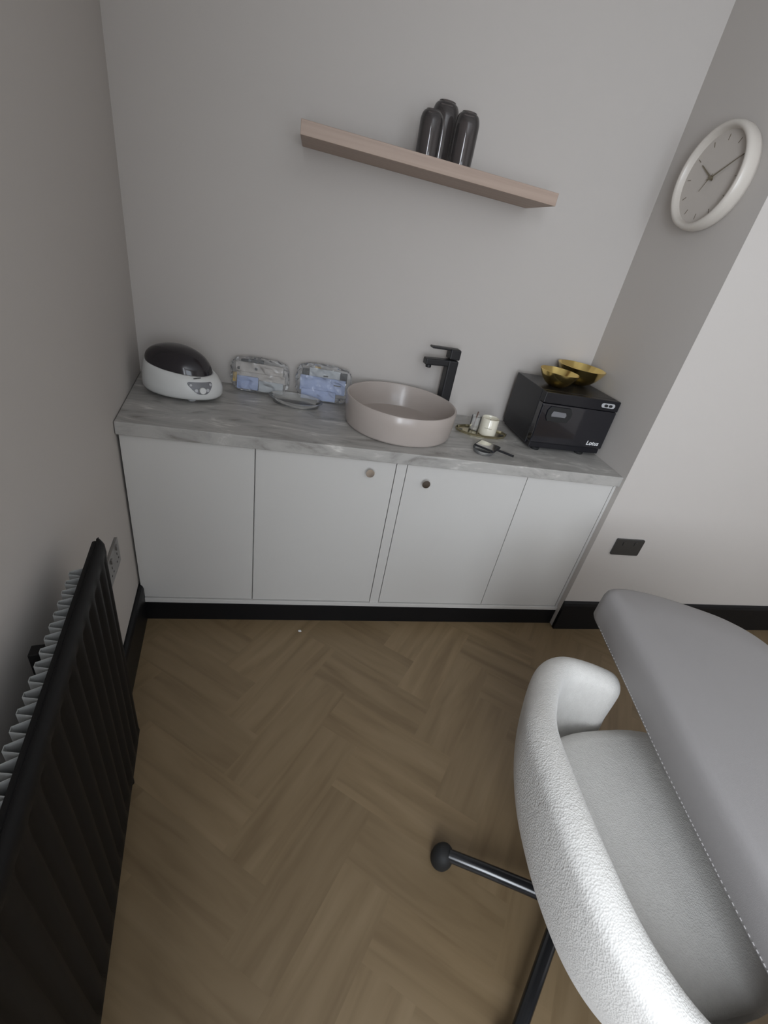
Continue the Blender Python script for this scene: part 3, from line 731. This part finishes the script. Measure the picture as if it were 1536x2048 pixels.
# ------------------------------------------------------------------ tub chair
ch = thing('tub_chair', 'cream boucle tub chair on a black star base, tucked beside the grey bed', 'chair', T(0, 0, 0))
ridge = [(1.480, -1.284, .598), (1.420, -1.262, .608), (1.350, -1.256, .621), (1.283, -1.292, .639), (1.220, -1.365, .662), (1.160, -1.460, .690), (1.136, -1.580, .704),
         (1.132, -1.690, .703), (1.146, -1.785, .685), (1.184, -1.865, .658), (1.246, -1.925, .625), (1.33, -1.960, .592), (1.42, -1.970, .572), (1.48, -1.960, .562)]
path = spline(ridge, 5)
cen = Vector((1.44, -1.61, 0))
def chair_profile():
    pr = []
    pr.append((-0.040, 'a', 0.36)); pr.append((-0.040, 'a', 0.44))
    pr.append((-0.040, 'r', -0.13)); pr.append((-0.039, 'r', -0.07))
    for k in range(9):
        a = PI - k / 8 * PI; pr.append((0.037 * math.cos(a), 'r', -0.035 + 0.035 * math.sin(a)))
    pr += [(0.034, 'r', -0.07), (0.025, 'r', -0.13), (0.005, 'm', 0.5), (-0.020, 'a', 0.415), (-0.042, 'a', 0.360), (-0.068, 'a', 0.315), (-0.100, 'a', 0.290), (-0.13, 'a', 0.278)]
    return pr
bm = bmesh.new(); rings = []
N = len(path)
def ring(c, n, tvec, sc, adv):
    out = []
    zm = (c.z + 0.36) / 2
    for o, k, h in chair_profile():
        if k == 'a': z = h
        elif k == 'r': z = c.z + h
        else: z = 0.415 + (c.z - 0.14 - 0.415) * h
        oo = o * sc; zz = zm + (z - zm) * (0.45 + 0.55 * sc)
        out.append(bm.verts.new((c.x + n.x * oo + tvec.x * adv, c.y + n.y * oo + tvec.y * adv, zz)))
    return out
def frame(i):
    t = (path[min(i + 1, N - 1)] - path[max(i - 1, 0)]); t.z = 0; t.normalize()
    n = Vector((-t.y, t.x, 0)); 
    if n.dot(path[i] - cen) < 0: n = -n
    return t, n
t0, n0 = frame(0)
for a in (80, 60, 40, 20):
    s = math.radians(a); rings.append(ring(path[0], n0, -t0, math.cos(s), 0.045 * math.sin(s)))
for i in range(N):
    t, n = frame(i); rings.append(ring(path[i], n, t, 1.0, 0.0))
t1, n1 = frame(N - 1)
for a in (20, 40, 60, 80):
    s = math.radians(a); rings.append(ring(path[-1], n1, t1, math.cos(s), 0.045 * math.sin(s)))
for A, Bq in zip(rings, rings[1:]):
    for i in range(len(A) - 1): bm.faces.new((A[i], A[i + 1], Bq[i + 1], Bq[i]))
    bm.faces.new((A[-1], A[0], Bq[0], Bq[-1]))
bm.faces.new(rings[0]); bm.faces.new(rings[-1][::-1])
o = link('tub_shell', bm, M_boucle, ch, smooth=True); sub = o.modifiers.new('sub', 'SUBSURF'); sub.levels = 1; sub.render_levels = 2
def sup(cx, cy, a, b, z, p=2.8, n=56):
    return [(cx + a * math.copysign(abs(math.cos(2 * PI * i / n)) ** (2 / p), math.cos(2 * PI * i / n)), cy + b * math.copysign(abs(math.sin(2 * PI * i / n)) ** (2 / p), math.sin(2 * PI * i / n)), z) for i in range(n)]
SX, SY = 1.475, -1.61
auto(link('seat_base', loft([sup(SX - 0.03, SY, 0.19, 0.20, 0.262), sup(SX - 0.02, SY, 0.225, 0.235, 0.272), sup(SX - 0.01, SY, 0.245, 0.262, 0.30), sup(SX, SY, 0.25, 0.275, 0.36), sup(SX, SY, 0.25, 0.275, 0.385)]), M_boucle, ch), 60)
auto(link('seat_cushion', loft([sup(SX + .01, SY, 0.255, 0.250, 0.386), sup(SX + .01, SY, 0.272, 0.262, 0.395), sup(SX + .01, SY, 0.278, 0.268, 0.415), sup(SX + .01, SY, 0.275, 0.266, 0.440), sup(SX + .01, SY, 0.262, 0.254, 0.456), sup(SX + .01, SY, 0.235, 0.228, 0.466), sup(SX + .01, SY, 0.16, 0.155, 0.474), sup(SX + .01, SY, 0.07, 0.07, 0.477)]), M_boucle, ch), 70)
HX, HY = 1.388, -1.597
hb = link('hub_column', lathe([(0, 0.045), (0.040, 0.045), (0.044, 0.055), (0.044, 0.085), (0.034, 0.10), (0.026, 0.105), (0.026, 0.262), (0, 0.262)], 32), M_legblack, ch, mw=T(HX, HY, 0)); auto(hb, 40)
for k in range(5):
    a = math.radians(151.7 + 72 * k); dx, dy = math.cos(a), math.sin(a)
    bm = bmesh.new(); tube(bm, [(HX + dx * r_, HY + dy * r_, z_) for r_, z_ in ((0.02, 0.072), (0.10, 0.068), (0.21, 0.058), (0.314, 0.046))], 0.0185, 16, 0.0165)
    lg = auto(link('leg', bm, M_legblack, ch), 40)
    auto(link('foot_cap', lathe([(0, 0), (0.026, 0), (0.030, 0.005), (0.032, 0.016), (0.031, 0.034), (0.025, 0.052), (0.012, 0.060), (0, 0.061)], 28), M_rubber, lg, mw=T(HX + dx * 0.329, HY + dy * 0.329, 0)), 50)

# ------------------------------------------------------------------ debris
rnd = random.Random(2)
bm = bmesh.new(); bmesh.ops.create_icosphere(bm, subdivisions=1, radius=0.0075)
for v in bm.verts: v.co = Vector((v.co.x * 1.1, v.co.y * 0.9, max(v.co.z * 0.35, -0.0015))) * rnd.uniform(0.8, 1.15)
bm.transform(Matrix.Translation((0.682, -0.575, 0.0032)))
tag(link('paint_chip', bm, M_frame), 'small pale chip lying on the wood floor before the cabinet', 'chip')
